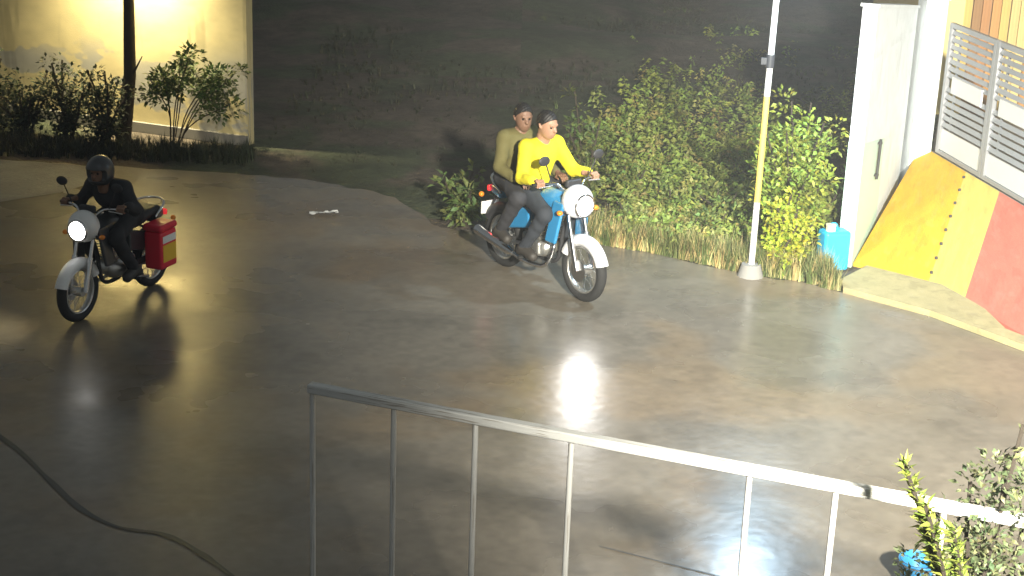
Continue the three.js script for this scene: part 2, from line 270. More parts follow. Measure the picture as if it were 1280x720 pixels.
{
  const G = [], W = [];
  for (let i = 0; i < 8500; i++) { // leafy weeds in the plot right of the lane mouth
    const x = rr(0.2, 7.5), z = backEdge(Math.min(x, 3)) - 0.12 - Math.min(14, -Math.log(1 - rnd()) * 2.6); if (x > 3.0 && z > -18 && x > 3.0 + (-14.6 - z) * 0.42) continue;
    if (x < 0.85 + (-15 - z) * 0.1 + 1.3 * (noise(x * 2.1 + 8, z * 1.3) - 0.5) + 0.15 * Math.log(rnd() + 0.001) + 0.2 || noise(x * 1.1, z * 0.9) < 0.3 + rr(0, 0.08)) continue;
    W.push([x, 0, z, rr(0.14, 0.27), tint(rnd() < 0.2 ? [0.28, 0.27, 0.08] : [0.21, 0.28, 0.05], 0.4), rr(0.12, 0.34)]);
  }
  for (let i = 0; i < 2600; i++) { // grass along the road edge and thinly over the dark field
    const f = rnd() < 0.55, x = f ? rr(0.7, 3.0) : rr(0.3, 7), z = f ? backEdge(x) - 0.02 - rnd() * rnd() * 0.8 : -17.5 - rnd() * 14;
    if (!f && (noise(x * 0.7 + 9, z * 0.7) < 0.55 || (x > 3.2 && z > -20))) continue; if (!f && x < -1.2 && z > -18.3) continue;
    G.push([x, 0, z, rr(0.16, 0.34), tint(f && rnd() < 0.5 ? [0.4, 0.36, 0.15] : [0.12, 0.16, 0.04], 0.35), rr(0.14, f ? 0.36 : 0.2)]);
  }
  for (let i = 0; i < 5000; i++) { const x = rr(-3.2, 9), z = -17.6 - Math.pow(rnd(), 0.8) * 16; if ((x > 0.6 && z > -23) || x < -3 + (-17 - z) * -0.1 - 0.2) continue; G.push([x, smooth(-19, -27, z) * 0.1 - 0.05, z, rr(0.15, 0.3), tint([0.05, 0.055, 0.03], 0.4), rr(0.05, 0.14)]); }
  for (let i = 0; i < 1100; i++) { const x = rr(-8, -3.1); G.push([x, 0, -17.95 - rnd() * 0.7, rr(0.12, 0.3), tint([0.025, 0.035, 0.012], 0.35), rr(0.08, 0.25)]); }
  scatter('weeds', 'low leafy green weeds covering the vacant plot', 'weeds', weed, W);
  scatter('grass', 'ragged grass tufts along the road edge and field', 'grass', tuft, G);
}
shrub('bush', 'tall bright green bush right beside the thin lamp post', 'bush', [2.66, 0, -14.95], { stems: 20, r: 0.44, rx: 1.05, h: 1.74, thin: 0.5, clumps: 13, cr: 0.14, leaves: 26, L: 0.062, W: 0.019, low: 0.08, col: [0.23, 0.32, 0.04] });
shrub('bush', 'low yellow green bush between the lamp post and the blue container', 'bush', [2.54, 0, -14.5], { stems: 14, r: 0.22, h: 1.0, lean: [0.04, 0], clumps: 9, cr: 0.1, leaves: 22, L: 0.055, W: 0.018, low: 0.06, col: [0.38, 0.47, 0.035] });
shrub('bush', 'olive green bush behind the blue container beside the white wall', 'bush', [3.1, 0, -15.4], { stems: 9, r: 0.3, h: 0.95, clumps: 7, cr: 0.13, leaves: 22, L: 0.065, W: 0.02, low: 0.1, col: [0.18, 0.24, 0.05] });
shrub('weed_plant', 'tall dark leafy plant standing behind the motorcycle rider', 'plant', [0.72, 0, -16.5], { stems: 9, r: 0.26, h: 1.45, lean: [-0.08, 0], thin: 0.6, clumps: 8, cr: 0.1, leaves: 18, L: 0.075, W: 0.019, low: 0.1, col: [0.1, 0.14, 0.035] });
shrub('weed_plant', 'sprawling green plant on the road edge behind the passenger', 'plant', [-0.52, 0, -15.72], { stems: 8, r: 0.28, h: 0.62, clumps: 5, cr: 0.09, leaves: 10, L: 0.1, W: 0.026, low: 0.2, col: [0.13, 0.18, 0.05] });
for (const [x, z, h] of [[1.1, -15.55, 0.4], [1.55, -16.1, 0.5], [1.95, -15.3, 0.42], [2.6, -17.2, 0.55], [2.15, -16.0, 0.5], [1.2, -17.0, 0.5]])
  shrub('verge_shrub', 'knee high green shrub among the weeds left of the lamp post', 'shrub', [x, 0, z], { stems: 7, r: 0.3, h, clumps: 6, cr: 0.11, leaves: 18, L: 0.065, W: 0.018, low: 0.1, col: [0.16, 0.22, 0.05] }, 'shrubs among the weeds');

// ---------------------------------------------------------------- street lamp on the thin pole
{
  const t = thing('street_lamp', 'thin white and yellow lamp post on the weedy road edge', 'street lamp', [2.24, 0, -14.4]);
  const wp = std(0.78, 0.78, 0.74, 0.5, 0, { bumpMap: rep(speck, 1, 8), bumpScale: 0.002 }), yp = std(0.72, 0.55, 0.12, 0.5, 0, { bumpMap: rep(speck, 1, 8), bumpScale: 0.002 });
  part('pole', [rod([0, -0.1, 0], [0.005, 0.72, 0], 0.03, 0.03, 14)], wp, t);
  part('painted_band', [rod([0.005, 0.72, 0], [0.012, 1.72, 0], 0.03, 0.029, 14)], yp, t);
  part('upper_pole', [rod([0.012, 1.72, 0], [0.03, 3.3, 0], 0.029, 0.027, 14)], wp, t);
  part('clamp', [rod([0.013, 1.98, 0], [0.014, 2.1, 0], 0.04, 0.04, 14), box(0.05, 0.06, 0.03, -0.045, 2.04, 0.01)], M.dark, t);
  part('footing', [new THREE.CylinderGeometry(0.09, 0.13, 0.14, 12).translate(0, 0.05, 0)], std(0.25, 0.24, 0.22, 0.9), t);
  part('arm', tube([[0.03, 3.2, 0], [0.04, 3.27, 0.08], [0.07, 3.27, 0.2], [0.09, 3.24, 0.34]], 0.018), M.steel, t);
  const hd = part('lamp_head', box(0.2, 0.07, 0.5, 0.1, 3.2, 0.52, 0.02), M.alloy, t);
  part('lens', box(0.16, 0.012, 0.42, 0.1, 3.158, 0.52), std(0.9, 0.9, 0.9, 0.4, 0, { emissive: lin(0.55, 0.8, 1), emissiveIntensity: 10 }), hd);
  const s = new THREE.SpotLight(lin(0.62, 0.83, 1.0), 34, 0, 1.36, 0.6, 2); s.position.set(0.1, 3.1, 0.52); s.target.position.set(0.2, 0, 1.4); s.castShadow = true; s.shadow.radius = 5; t.add(s, s.target);
}

{ // floodlight on its own mast by the viewer's side of the road: lights the railing, wall, ramp and bush from the front
  const t = thing('floodlight', 'floodlight on a steel mast on the near side of the road', 'floodlight', [2.6, 0, 2.5]);
  part('mast', rod([0, -0.1, 0], [0, 6.1, 0], 0.05, 0.04, 12), M.steel, t);
  const hd = new THREE.Group(); hd.name = 'lamp_head'; hd.position.set(0, 6.15, -0.12); hd.rotation.set(-0.33, -0.05, 0); t.add(hd);
  part('housing', box(0.62, 0.42, 0.1, 0, 0, 0.05, 0.02), M.alloy, hd); part('lens', box(0.56, 0.36, 0.012, 0, 0, -0.01), std(0.9, 0.9, 0.9, 0.4, 0, { emissive: lin(1, 0.96, 0.88), emissiveIntensity: 30 }), hd);
  const s = new THREE.SpotLight(lin(1, 0.95, 0.81), 3900, 0, 0.44, 1, 2); s.position.set(0, 6.1, -0.3); s.target.position.set(1.7, 0.7, -16); s.castShadow = true; s.shadow.radius = 13; t.add(s, s.target);
}
// ---------------------------------------------------------------- compound on the right: yard, painted ramp, wall, gate, plank house
const H0 = 0.7, GA = [4.46, -16.87], GB = [5.2, -12.26];   // gate line on the yard
const rampMat = (r, g, b) => { const m = tex(256, 256, (u, v) => { const a = fbm(u * 7 + r * 9, v * 7, 5), w = smooth(0.6, 0.68, fbm(u * 16, v * 16 + g * 30, 4)), k = (0.8 + 0.36 * a) * (1 - 0.13 * smooth(0.58, 0.68, fbm(u * 11 + 30 * b, v * 9 + 4, 5))) * (0.92 + 0.16 * fbm(u * 60, v * 60, 2)); return [mix(r, 0.42, w * 0.06) * k, mix(g, 0.4, w * 0.06) * k, mix(b, 0.34, w * 0.06) * k]; }); return std(1, 1, 1, 0.75, 0, { map: m, bumpMap: rep(speck, 2, 2), bumpScale: 0.003 }); };
{
  struct('yard', [poly([GA, GB, [9, -12], [16, -22], [10, -30], [5.2, -19.5]], H0, 0.75)], std(0.3, 0.28, 0.25, 0.85, 0, { bumpMap: rep(speck, 4, 4), bumpScale: 0.004 }));
  const t = thing('ramp', 'concrete ramp painted in yellow, cream and salmon stripes below the gate', 'ramp');
  const top = f => [mix(GA[0], GB[0], f) + 0.0, H0, mix(GA[1], GB[1], f)], low = [[3.3, -14.86], [3.91, -14.35], [4.1, -13.8], [4.5, -12.5], [4.75, -11.4]], tf = [-0.06, 0.19, 0.36, 0.78, 1.05];
  const quad = (a, b) => { // a slab: sloped face plus the faces down to the ground
    const A = low[a], B = low[b], C = top(tf[b]), D = top(tf[a]), n = 6, p = [], uv = [], idx = [];
    const lo = i => [mix(A[0], B[0], i), 0.03, mix(A[1], B[1], i)], hi = i => [mix(D[0], C[0], i), H0 + 0.004, mix(D[2], C[2], i)];
    for (let j = 0; j <= n; j++) for (let i = 0; i <= n; i++) { const l = lo(i / n), h = hi(i / n), f = j / n; p.push(mix(l[0], h[0], f), mix(l[1], h[1], f), mix(l[2], h[2], f)); uv.push(i / n, f); }
    for (let j = 0; j < n; j++) for (let i = 0; i < n; i++) { const q = j * (n + 1) + i; idx.push(q, q + 1, q + n + 2, q, q + n + 2, q + n + 1); }
    const g = new THREE.BufferGeometry(); g.setAttribute('position', new THREE.Float32BufferAttribute(p, 3)); g.setAttribute('uv', new THREE.Float32BufferAttribute(uv, 2)); g.setIndex(idx); g.computeVertexNormals();
    const s = new THREE.BufferGeometry(), q = [lo(0), lo(1), hi(1), hi(0)], b2 = q.map(v => [v[0], -0.05, v[2]]), P = []; // skirts
    for (const [i, j] of [[0, 1], [1, 2], [3, 0]]) P.push(...q[i], ...b2[i], ...b2[j], ...q[i], ...b2[j], ...q[j]);
    s.setAttribute('position', new THREE.Float32BufferAttribute(P, 3)); s.computeVertexNormals(); return [g, s];
  };
  const Y = rampMat(0.62, 0.36, 0.014), C = rampMat(0.62, 0.47, 0.1), S = rampMat(0.56, 0.13, 0.085);
  part('yellow_stripe', quad(0, 1), Y, t); part('cream_stripe', quad(1, 2), C, t); part('salmon_stripe', quad(2, 3), S, t); 
  for (let k = 0; k < 8; k++) { const f = (k + 0.5) / 8, T = top(tf[1]), L = low[1]; part('stud', new THREE.CylinderGeometry(0.012, 0.015, 0.024, 10).translate(mix(L[0], T[0], f), mix(0.03, H0, f) + 0.015, mix(L[1], T[2], f)), M.dark, t); }
  // flat apron between the ramp and the road, with its kerb
  const ap = struct('ramp_apron', poly([[3.06, -14.25], [3.04, -14.0], [3.7, -13.42], [4.3, -12.58], [5.2, -11], [5.6, -11], [4.7, -12.3], [4.25, -13.0], [4.2, -13.7], [4.0, -14.2], [3.4, -14.72]], 0.05, 0.1), rampMat(0.4, 0.34, 0.17)); ap.castShadow = true;
}
{ // white wall with a mint dado, ending in the gate pillar
  const a = V(3.27, 0, -14.82), b = V(4.16, 0, -16.95), L = a.distanceTo(b), t = thing('boundary_wall', 'white plastered boundary wall with pale mint lower corner beside the ramp', 'wall', a.toArray(), Math.atan2(-(b.z - a.z), b.x - a.x));
  const wm = tex(512, 512, (u, v) => { const k = 0.9 + 0.16 * (fbm(u * 8, v * 8, 5) - 0.5) - 0.1 * smooth(0.62, 0.75, fbm(u * 30, v * 4, 4)); return [0.72 * k, 0.78 * k, 0.82 * k]; });
  const white = std(1, 1, 1, 0.8, 0, { map: wm, bumpMap: rep(speck, 3, 3), bumpScale: 0.003 }), mint = std(0.5, 0.68, 0.6, 0.75, 0, { bumpMap: rep(speck, 3, 3), bumpScale: 0.003 });
  const sh = new THREE.Shape([[0, -0.05], [L, -0.05], [L, 2.22], [0, 2.5]].map(p => new THREE.Vector2(...p)));
  part('wall_body', new THREE.ExtrudeGeometry(sh, { depth: 0.14, bevelEnabled: false }).translate(0, 0, -0.14), white, t);
  const dado = new THREE.Shape([[-0.004, -0.05], [1.1, -0.05], [1.1, 1.06], [-0.004, 1.22]].map(p => new THREE.Vector2(...p)));
  part('dado', new THREE.ExtrudeGeometry(dado, { depth: 0.148, bevelEnabled: false }).translate(0, 0, -0.144), mint, t);
  const cap = new THREE.Shape([[-0.02, 2.5], [L, 2.22], [L, 2.25], [-0.02, 2.53]].map(p => new THREE.Vector2(...p)));
  part('coping', new THREE.ExtrudeGeometry(cap, { depth: 0.18, bevelEnabled: false }).translate(0, 0, -0.16), white, t);
  part('drain_pipe', [rod([0.72, 0.72, 0.03], [0.74, 1.12, 0.03], 0.014), box(0.05, 0.02, 0.05, 0.72, 0.76, 0.02), box(0.05, 0.02, 0.05, 0.74, 1.08, 0.02)], M.dark, t);
  const p = thing('gate_pillar', 'white square gate pillar between the white wall and the gate', 'pillar', [4.32, 0, -16.98], 0.16);
  part('shaft', box(0.24, 2.32, 0.24, 0, 1.16, 0, 0.01), white, p); part('cap', box(0.28, 0.05, 0.28, 0, 2.345, 0, 0.01), white, p);
}
{ // grey slatted gate, two leaves in view
  const gm = std(0.3, 0.31, 0.33, 0.45, 0.3), lm = std(0.62, 0.63, 0.64, 0.5, 0.1), ang = Math.atan2(-(GB[1] - GA[1]), GB[0] - GA[0]);
  const t = thing('gate', 'grey metal gate of horizontal slats with pale plates above the ramp', 'gate', [GA[0] + 0.03, H0 + 0.03, GA[1] + 0.1], ang);
  for (let k = 0; k < 3; k++) {
    const w = 1.13, x0 = k * (w + 0.012), h = 1.38, lf = new THREE.Group(); lf.name = 'gate_leaf'; t.add(lf);
    part('frame', [box(0.06, h, 0.05, x0 + 0.03, h / 2, 0), box(0.06, h, 0.05, x0 + w - 0.03, h / 2, 0), box(w - 0.122, 0.05, 0.045, x0 + w / 2, h - 0.025, 0), box(w - 0.122, 0.04, 0.045, x0 + w / 2, 0.02, 0)], gm, lf);
    part('bottom_plate', box(w - 0.125, 0.22, 0.02, x0 + w / 2, 0.155, 0), lm, lf);
    part('middle_plate', box(w - 0.4, 0.17, 0.02, x0 + w / 2, 0.76, 0.012), lm, lf);
    for (let i = 0; i < 14; i++) { const y = 0.315 + i * 0.0745; if (Math.abs(y - 0.76) < 0.07) continue; const s = part('slat', new THREE.BoxGeometry(w - 0.125, 0.048, 0.012), gm, lf); s.position.set(x0 + w / 2, y, 0); s.rotation.x = -0.5; }
    part('stile', box(0.03, 1.03, 0.018, x0 + 0.22, 0.79, -0.016), gm, lf);
  }
}
{ // house with vertical planks behind the gate
  const t = thing('plank_house', 'house clad in vertical yellow, brown and green planks behind the gate', 'house', [5.0, H0, -19.0]);
  const cs = [[0.6, 0.42, 0.12], [0.5, 0.26, 0.08], [0.66, 0.5, 0.2], [0.22, 0.24, 0.09], [0.42, 0.2, 0.07], [0.6, 0.46, 0.18], [0.3, 0.16, 0.06]];
  const grain = tex(64, 512, (u, v) => { const k = 0.8 + 0.4 * fbm(u * 14, v * 5, 4); return [k * 0.8, k * 0.8, k * 0.8]; });
  const ms = cs.map(c => std(...c, 0.7, 0, { map: grain })), geo = new THREE.BoxGeometry(0.1, 3.0, 0.03);
  part('corner_board', box(0.2, 3.06, 0.1, 0.09, 1.53, 0.03), std(0.68, 0.55, 0.22, 0.7), t);
  part('wall', box(4, 3.0, 0.12, 2.2, 1.5, -0.1), std(0.2, 0.15, 0.1, 0.9), t); part('side_wall', box(0.12, 3.0, 4, 0.1, 1.5, -2.2), std(0.5, 0.4, 0.18, 0.9), t);
  for (let k = 0; k < 34; k++) { const p = part('plank', geo, ms[(k * 5 + (k * k) % 3) % 7], t); p.position.set(0.25 + k * 0.112, 1.5, -0.02 + 0.012 * (k % 2)); }
  part('roof', [box(5, 0.1, 5.2, 2.2, 3.1, -2)], std(0.12, 0.1, 0.09, 0.6), t);
}
{ // blue container
  const t = thing('water_container', 'bright blue plastic container with a cream lid standing by the wall', 'container', [3.06, 0.0, -14.72], 0.25);
  const bl = std(0.03, 0.42, 0.7, 0.4);
  part('body', net(rbox(0, 0.2, 0, 0.135, 0.195, 0.1, 0.035), [-0.17, -0.02, -0.14], [0.17, 0.44, 0.14], 0.012), bl, t);
  part('handle', tube([[-0.08, 0.38, 0], [-0.06, 0.44, 0], [0.0, 0.45, 0], [0.03, 0.38, 0]], 0.014), bl, t);
  part('lid', [new THREE.CylinderGeometry(0.045, 0.048, 0.06, 16).translate(-0.06, 0.425, 0.03), new THREE.CylinderGeometry(0.05, 0.05, 0.015, 16).translate(-0.06, 0.45, 0.03)], std(0.7, 0.62, 0.4, 0.6), t);
  part('base_rim', box(0.25, 0.02, 0.18, 0, 0.01, 0, 0.006), M.dark, t);
}

// ---------------------------------------------------------------- people
function orient(g, pos, yaw = 0, pitch = 0, roll = 0) { return g.applyMatrix4(new THREE.Matrix4().compose(V(...pos), new THREE.Quaternion().setFromEuler(new THREE.Euler(roll, yaw, pitch, 'YZX')), V(1, 1, 1))); }
function handGeo(side, grip) { // local: fingers towards +x, palm down, thumb on the inner side (-z * side)
  const L = [], zs = [-0.03, -0.01, 0.01, 0.029], len = [0.85, 1, 1.06, 0.95];
  zs.forEach((z0, i) => {
    const z = z0 * side, l = len[3 - i];
    L.push([[-0.075, 0.012, z * 0.6], [0, 0.03, z], 0.0125, 0.0115]);
    const c = grip ? [[0, 0.03, z], [0.031 * l, 0.013, z], [0.024, -0.022, z], [-0.004, -0.026, z]] : [[0, 0.03, z], [0.038 * l, 0.026, z], [0.062 * l, 0.012, z], [0.078 * l, -0.004, z]];
    for (let k = 0; k < 3; k++) L.push([c[k], c[k + 1], 0.0096 - 0.0006 * k, 0.009 - 0.0006 * k]);
  });
  const s = -side;
  L.push([[-0.06, 0.008, 0.016 * s], [-0.03, -0.004, 0.044 * s], 0.0125, 0.011], [[-0.03, -0.004, 0.044 * s], [grip ? 0.008 : 0.012, grip ? -0.018 : 0.002, 0.046 * s], 0.0105, 0.009]);
  L.push([[-0.12, 0.01, 0], [-0.07, 0.012, 0], 0.026, 0.022]);
  return net(bones(L, 0, 0.005), [-0.15, -0.05, -0.08], [0.11, 0.07, 0.08], 0.0036);
}
function headSdf() {
  const sk = ell(0, 0.025, 0, 0.098, 0.105, 0.076), jaw = ell(0.028, -0.05, 0, 0.066, 0.07, 0.056), b = bones([[[0.088, 0.012, 0], [0.112, -0.02, 0], 0.009, 0.015], [[-0.005, -0.005, 0.076], [-0.012, 0.018, 0.08], 0.012, 0.014], [[-0.005, -0.005, -0.076], [-0.012, 0.018, -0.08], 0.012, 0.014], [[0.086, -0.052, -0.016], [0.086, -0.052, 0.016], 0.008, 0.008], [[0.088, 0.03, -0.03], [0.088, 0.03, 0.03], 0.012, 0.012], [[-0.02, -0.02, 0], [-0.05, -0.16, 0], 0.055, 0.055]], 0, 0.012);
  const e1 = ell(0.098, 0.008, 0.032, 0.018, 0.013, 0.018), e2 = ell(0.098, 0.008, -0.032, 0.018, 0.013, 0.018);
  return (x, y, z) => Math.max(smin(smin(sk(x, y, z), jaw(x, y, z), 0.04), b(x, y, z), 0.014), -e1(x, y, z), -e2(x, y, z));
}
function person(label, pos, turn, J, S) {
  const t = thing('person', label, 'person', pos, turn);
  const lr = f => [1, -1].flatMap(s => f(s, s > 0 ? 'r' : 'l'));
  const P = (n, s) => { const p = J[n]; return [p[0], p[1], p[2] * s]; };
  const pelvis = [[J.hip, J.waist, 0.125, 0.115], [P('hipj', 1), P('hipj', -1), 0.105, 0.105]];
  const torso = [[J.waist, J.chest, 0.118, 0.13], [[J.chest[0], J.chest[1], 0.06], [J.chest[0] + 0.01, J.chest[1] + 0.05, 0.06], 0.1, 0.095], [[J.chest[0], J.chest[1], -0.06], [J.chest[0] + 0.01, J.chest[1] + 0.05, -0.06], 0.1, 0.095], [P('sho', 1), P('sho', -1), 0.062, 0.062]];
  const upper = lr(s => [[P('sho', s), P('elb', s), 0.054, 0.043]]), fore = lr(s => [[P('elb', s), P('wri', s), 0.042, 0.028]]);
  const thigh = lr(s => [[P('hipj', s), P('knee', s), 0.088, 0.062]]), shin = lr(s => [[P('knee', s), P('ank', s), 0.06, 0.04]]), foot = lr(s => [[P('ank', s), P('toe', s), 0.04, 0.034]]);
  const neck = [[[J.chest[0] + 0.01, J.chest[1] + 0.1, 0], J.neck, 0.075, 0.056]];
  const lo = [-0.7, 0.1, -0.5], hi = [0.75, 1.5, 0.5];
  const all = [...pelvis, ...torso, ...upper, ...fore, ...thigh, ...shin, ...foot, ...neck];
  const bounds = L => { const a = [9, 9, 9], b = [-9, -9, -9]; for (const q of L) for (const e of [q[0], q[1]]) for (let i = 0; i < 3; i++) { a[i] = Math.min(a[i], e[i] - 0.17); b[i] = Math.max(b[i], e[i] + 0.17); } return [a, b]; };
  const headPos = J.head, hg = net(headSdf(), [-0.14, -0.2, -0.11], [0.15, 0.16, 0.11], 0.006);
  orient(hg, headPos, J.headYaw ?? 0, J.headPitch ?? 0);
  const hands = [1, -1].map(s => { const w = P('grip', s); return orient(handGeo(s, J.gripping), w, (J.handYaw ?? 0) * s, J.handPitch ?? 0); });
  part('body', [net(bones(all), ...bounds(all), 0.015), hg, ...hands], S.skin, t);
  const shirt = [...torso, pelvis[0], ...upper, ...(S.sleeves === 'short' ? [] : fore.map(([a, b, ra, rb]) => [a, b.map((v, i) => mix(a[i], v, 0.92)), ra, rb + 0.003]))];
  const wr = s => (x, y, z) => s(x, y, z) + 0.012 * (noise(x * 16 + y * 9 + 40, y * 13 - z * 14 + 7) - 0.5);
  part(S.topName ?? 'jacket', net(wr(bones(shirt, 0.014)), ...bounds(shirt), 0.014), S.top, t);
  const tr = [...pelvis, ...thigh, ...shin]; part('trousers', net(wr(bones(tr, 0.012)), ...bounds(tr), 0.014), S.trousers, t);
  part('shoes', [1, -1].map(s => net(bones([[P('ank', s), P('toe', s), 0.05, 0.042], [P('ank', s), [P('ank', s)[0] - 0.05, P('ank', s)[1] - 0.03, P('ank', s)[2]], 0.045, 0.04]], 0.006), ...bounds([[P('ank', s), P('toe', s)]]), 0.012)), M.shoe, t);
  const sk = ell(-0.006, 0.034, 0, 0.108, 0.11, 0.085);
  if (S.helmet) {
    const outer = ell(0.005, 0.02, 0, 0.145, 0.15, 0.125), cut = rbox(0.15, -0.01, 0, 0.09, 0.055, 0.2, 0.03);
    part('helmet', orient(net((x, y, z) => Math.max(outer(x, y, z), -cut(x, y, z), -0.105 - y), [-0.18, -0.16, -0.16], [0.18, 0.2, 0.16], 0.009), headPos, J.headYaw ?? 0, J.headPitch ?? 0), S.helmet, t);
  } else part('hair', orient(net((x, y, z) => Math.max(sk(x, y, z) + 0.003 * Math.sin(x * 210 + z * 90) * Math.sin(z * 190 + y * 160), 0.0 - (y + 0.075 + 0.0 * x) , (x - 0.045) * 0.8 - (y - 0.045) * 1.0, -1), [-0.14, -0.12, -0.12], [0.14, 0.18, 0.12], 0.007), headPos, J.headYaw ?? 0, J.headPitch ?? 0), M.hair, t);
  part('eyes', [1, -1].map(s => orient(ball(0.084, 0.008, 0.031 * s, 0.011), headPos, J.headYaw ?? 0, J.headPitch ?? 0)), M.eye, t);
  return t;
}

// ---------------------------------------------------------------- motorcycles: x forward, y up, origin on the ground midway between the wheels
function wheel(t, name, x, disc) {
  const w = new THREE.Group(); w.name = name; w.position.set(x, 0.29, 0); t.add(w);
  part('tyre', new THREE.TorusGeometry(0.245, 0.045, 12, 40).scale(1, 1, 1.05), M.rubber, w);
  part('rim', [new THREE.TorusGeometry(0.205, 0.016, 8, 36).scale(1, 1, 2.2)], M.alloy, w);
  part('hub', new THREE.CylinderGeometry(0.045, 0.045, 0.12, 16).rotateX(Math.PI / 2), M.alloy, w);
  const sp = []; for (let i = 0; i < 24; i++) { const a = i / 24 * 6.283, s = i % 2 ? 1 : -1, b = a + 0.35 * (i % 4 < 2 ? 1 : -1); sp.push(rod([0.04 * Math.cos(b), 0.04 * Math.sin(b), 0.045 * s], [0.2 * Math.cos(a), 0.2 * Math.sin(a), 0.005 * s], 0.0028, 0.0028, 5)); }
  part('spokes', sp, M.chrome, w);
  if (disc) part('brake_disc', new THREE.CylinderGeometry(0.1, 0.1, 0.005, 28).rotateX(Math.PI / 2).translate(0, 0, 0.07), M.steel, w);
}
function arc(x, y, r, tubeR, a0, a1, sz) { return new THREE.TorusGeometry(r, tubeR, 10, 28, a1 - a0).rotateZ(a0).scale(1, 1, sz).translate(x, y, 0); }
function motorcycle(label, pos, turn, S) {
  const t = thing('motorcycle', label, 'motorcycle', pos, turn);
  wheel(t, 'front_wheel', 0.61, true); wheel(t, 'rear_wheel', -0.58, false);
  part('front_fender', arc(0.61, 0.29, 0.262, 0.058, 0.35, 2.75, 1.05), S.fender, t);
  part('rear_fender', arc(-0.58, 0.29, 0.275, 0.06, 0.5, 2.6, 1.1), M.dark, t);
  for (const s of [-1, 1]) { part('fork_tube', [rod([0.61, 0.29, 0.085 * s], [0.51, 0.6, 0.085 * s], 0.027), rod([0.51, 0.6, 0.085 * s], [0.405, 0.93, 0.085 * s], 0.018)], M.chrome, t); part('shock_absorber', [rod([-0.5, 0.34, 0.12 * s], [-0.36, 0.68, 0.12 * s], 0.016), ...Array.from({ length: 7 }, (_, i) => new THREE.TorusGeometry(0.028, 0.006, 6, 14).rotateX(Math.PI / 2).rotateZ(-0.39).translate(-0.47 + i * 0.015, 0.4 + i * 0.036, 0.12 * s))], M.chrome, t); }
  for (const [x, y] of [[0.41, 0.92], [0.455, 0.78]]) part('triple_clamp', box(0.07, 0.03, 0.22, x, y, 0, 0.01), M.dark, t);
  part('frame', [tube([[0.42, 0.86, 0], [0.3, 0.6, 0], [0.22, 0.28, 0], [0, 0.24, 0], [-0.2, 0.3, 0]], 0.02), tube([[0.42, 0.88, 0], [0.1, 0.76, 0], [-0.25, 0.7, 0], [-0.62, 0.74, 0]], 0.02), tube([[-0.2, 0.3, 0], [-0.22, 0.5, 0], [-0.25, 0.7, 0]], 0.018)], M.dark, t);
  for (const s of [-1, 1]) part('swingarm', rod([-0.2, 0.33, 0.07 * s], [-0.58, 0.29, 0.09 * s], 0.018), M.steel, t);
  part('chain_guard', box(0.4, 0.06, 0.015, -0.38, 0.37, -0.115, 0.006), M.dark, t);
  part('fuel_tank', net((x, y, z) => smin(ell(0.2, 0.83, 0, 0.22, 0.11, 0.13)(x, y, z), smin(rbox(0.22, 0.8, 0.075, 0.17, 0.075, 0.05, 0.045)(x, y, z), rbox(0.22, 0.8, -0.075, 0.17, 0.075, 0.05, 0.045)(x, y, z), 0.03), 0.05), [-0.06, 0.66, -0.18], [0.48, 1.0, 0.18], 0.013), S.body, t);
  part('tank_cap', new THREE.CylinderGeometry(0.03, 0.03, 0.012, 16).translate(0.2, 0.948, 0), M.chrome, t);
  part('seat', net((x, y, z) => rbox(-0.27, 0.755 + 0.05 * smooth(-0.2, -0.45, x), 0, 0.33, 0.045, 0.125 + 0.02 * smooth(-0.1, -0.3, x), 0.04)(x, y, z) * 0.9, [-0.65, 0.66, -0.2], [0.1, 0.9, 0.2], 0.013), M.seat, t);
  for (const s of [-1, 1]) part('side_panel', net((x, y, z) => rbox(-0.22 , 0.58 + (x + 0.22) * 0.25, 0.11 * s, 0.17, 0.1, 0.025, 0.022)(x, y, z), [-0.42, 0.4, 0.11 * s - 0.05], [0, 0.76, 0.11 * s + 0.05], 0.01), S.body, t);
  part('tail_cowl', net((x, y, z) => rbox(-0.66 , 0.72, 0, 0.13, 0.05, 0.1 + 0.3 * (x + 0.6), 0.04)(x, y, z) * 0.9, [-0.84, 0.62, -0.16], [-0.48, 0.82, 0.16], 0.012), S.body, t);
  const tl = part('tail_light', box(0.035, 0.06, 0.14, -0.79, 0.72, 0, 0.015), M.redLens, t);
  const tp = new THREE.PointLight(lin(1, 0.06, 0.06), 0.03, 0, 2); tp.position.set(-0.86, 0.72, 0); tp.castShadow = true; t.add(tp);
  part('number_plate', box(0.008, 0.12, 0.2, -0.84, 0.52, 0), M.plate, t); part('plate_bracket', rod([-0.72, 0.68, 0], [-0.835, 0.5, 0], 0.012), M.dark, t);
  part('grab_rail', tube([[-0.45, 0.76, 0.16], [-0.62, 0.86, 0.15], [-0.74, 0.87, 0], [-0.62, 0.86, -0.15], [-0.45, 0.76, -0.16]], 0.012), M.chrome, t);
  // engine: crankcase, finned cylinder, exhaust
  part('crankcase', net((x, y, z) => smin(smin(ell(0.02, 0.37, 0, 0.15, 0.11, 0.13)(x, y, z), rbox(-0.1, 0.37, 0, 0.1, 0.09, 0.1, 0.03)(x, y, z), 0.03), rbox(0.06, 0.37, 0.11, 0.07, 0.07, 0.04, 0.03)(x, y, z), 0.02), [-0.24, 0.22, -0.18], [0.22, 0.52, 0.2], 0.012), M.alloy, t);
  part('cylinder', [box(0.12, 0.2, 0.12, 0.1, 0.54, 0, 0.02), ...Array.from({ length: 7 }, (_, i) => box(0.17, 0.009, 0.18, 0.1, 0.47 + i * 0.026, 0, 0.003))].map(g => g), M.alloy, t);
  part('exhaust_pipe', tube([[0.17, 0.5, 0.05], [0.27, 0.44, 0.08], [0.22, 0.25, 0.13], [-0.05, 0.22, 0.16], [-0.25, 0.25, 0.165]], 0.02, 40), M.chrome, t);
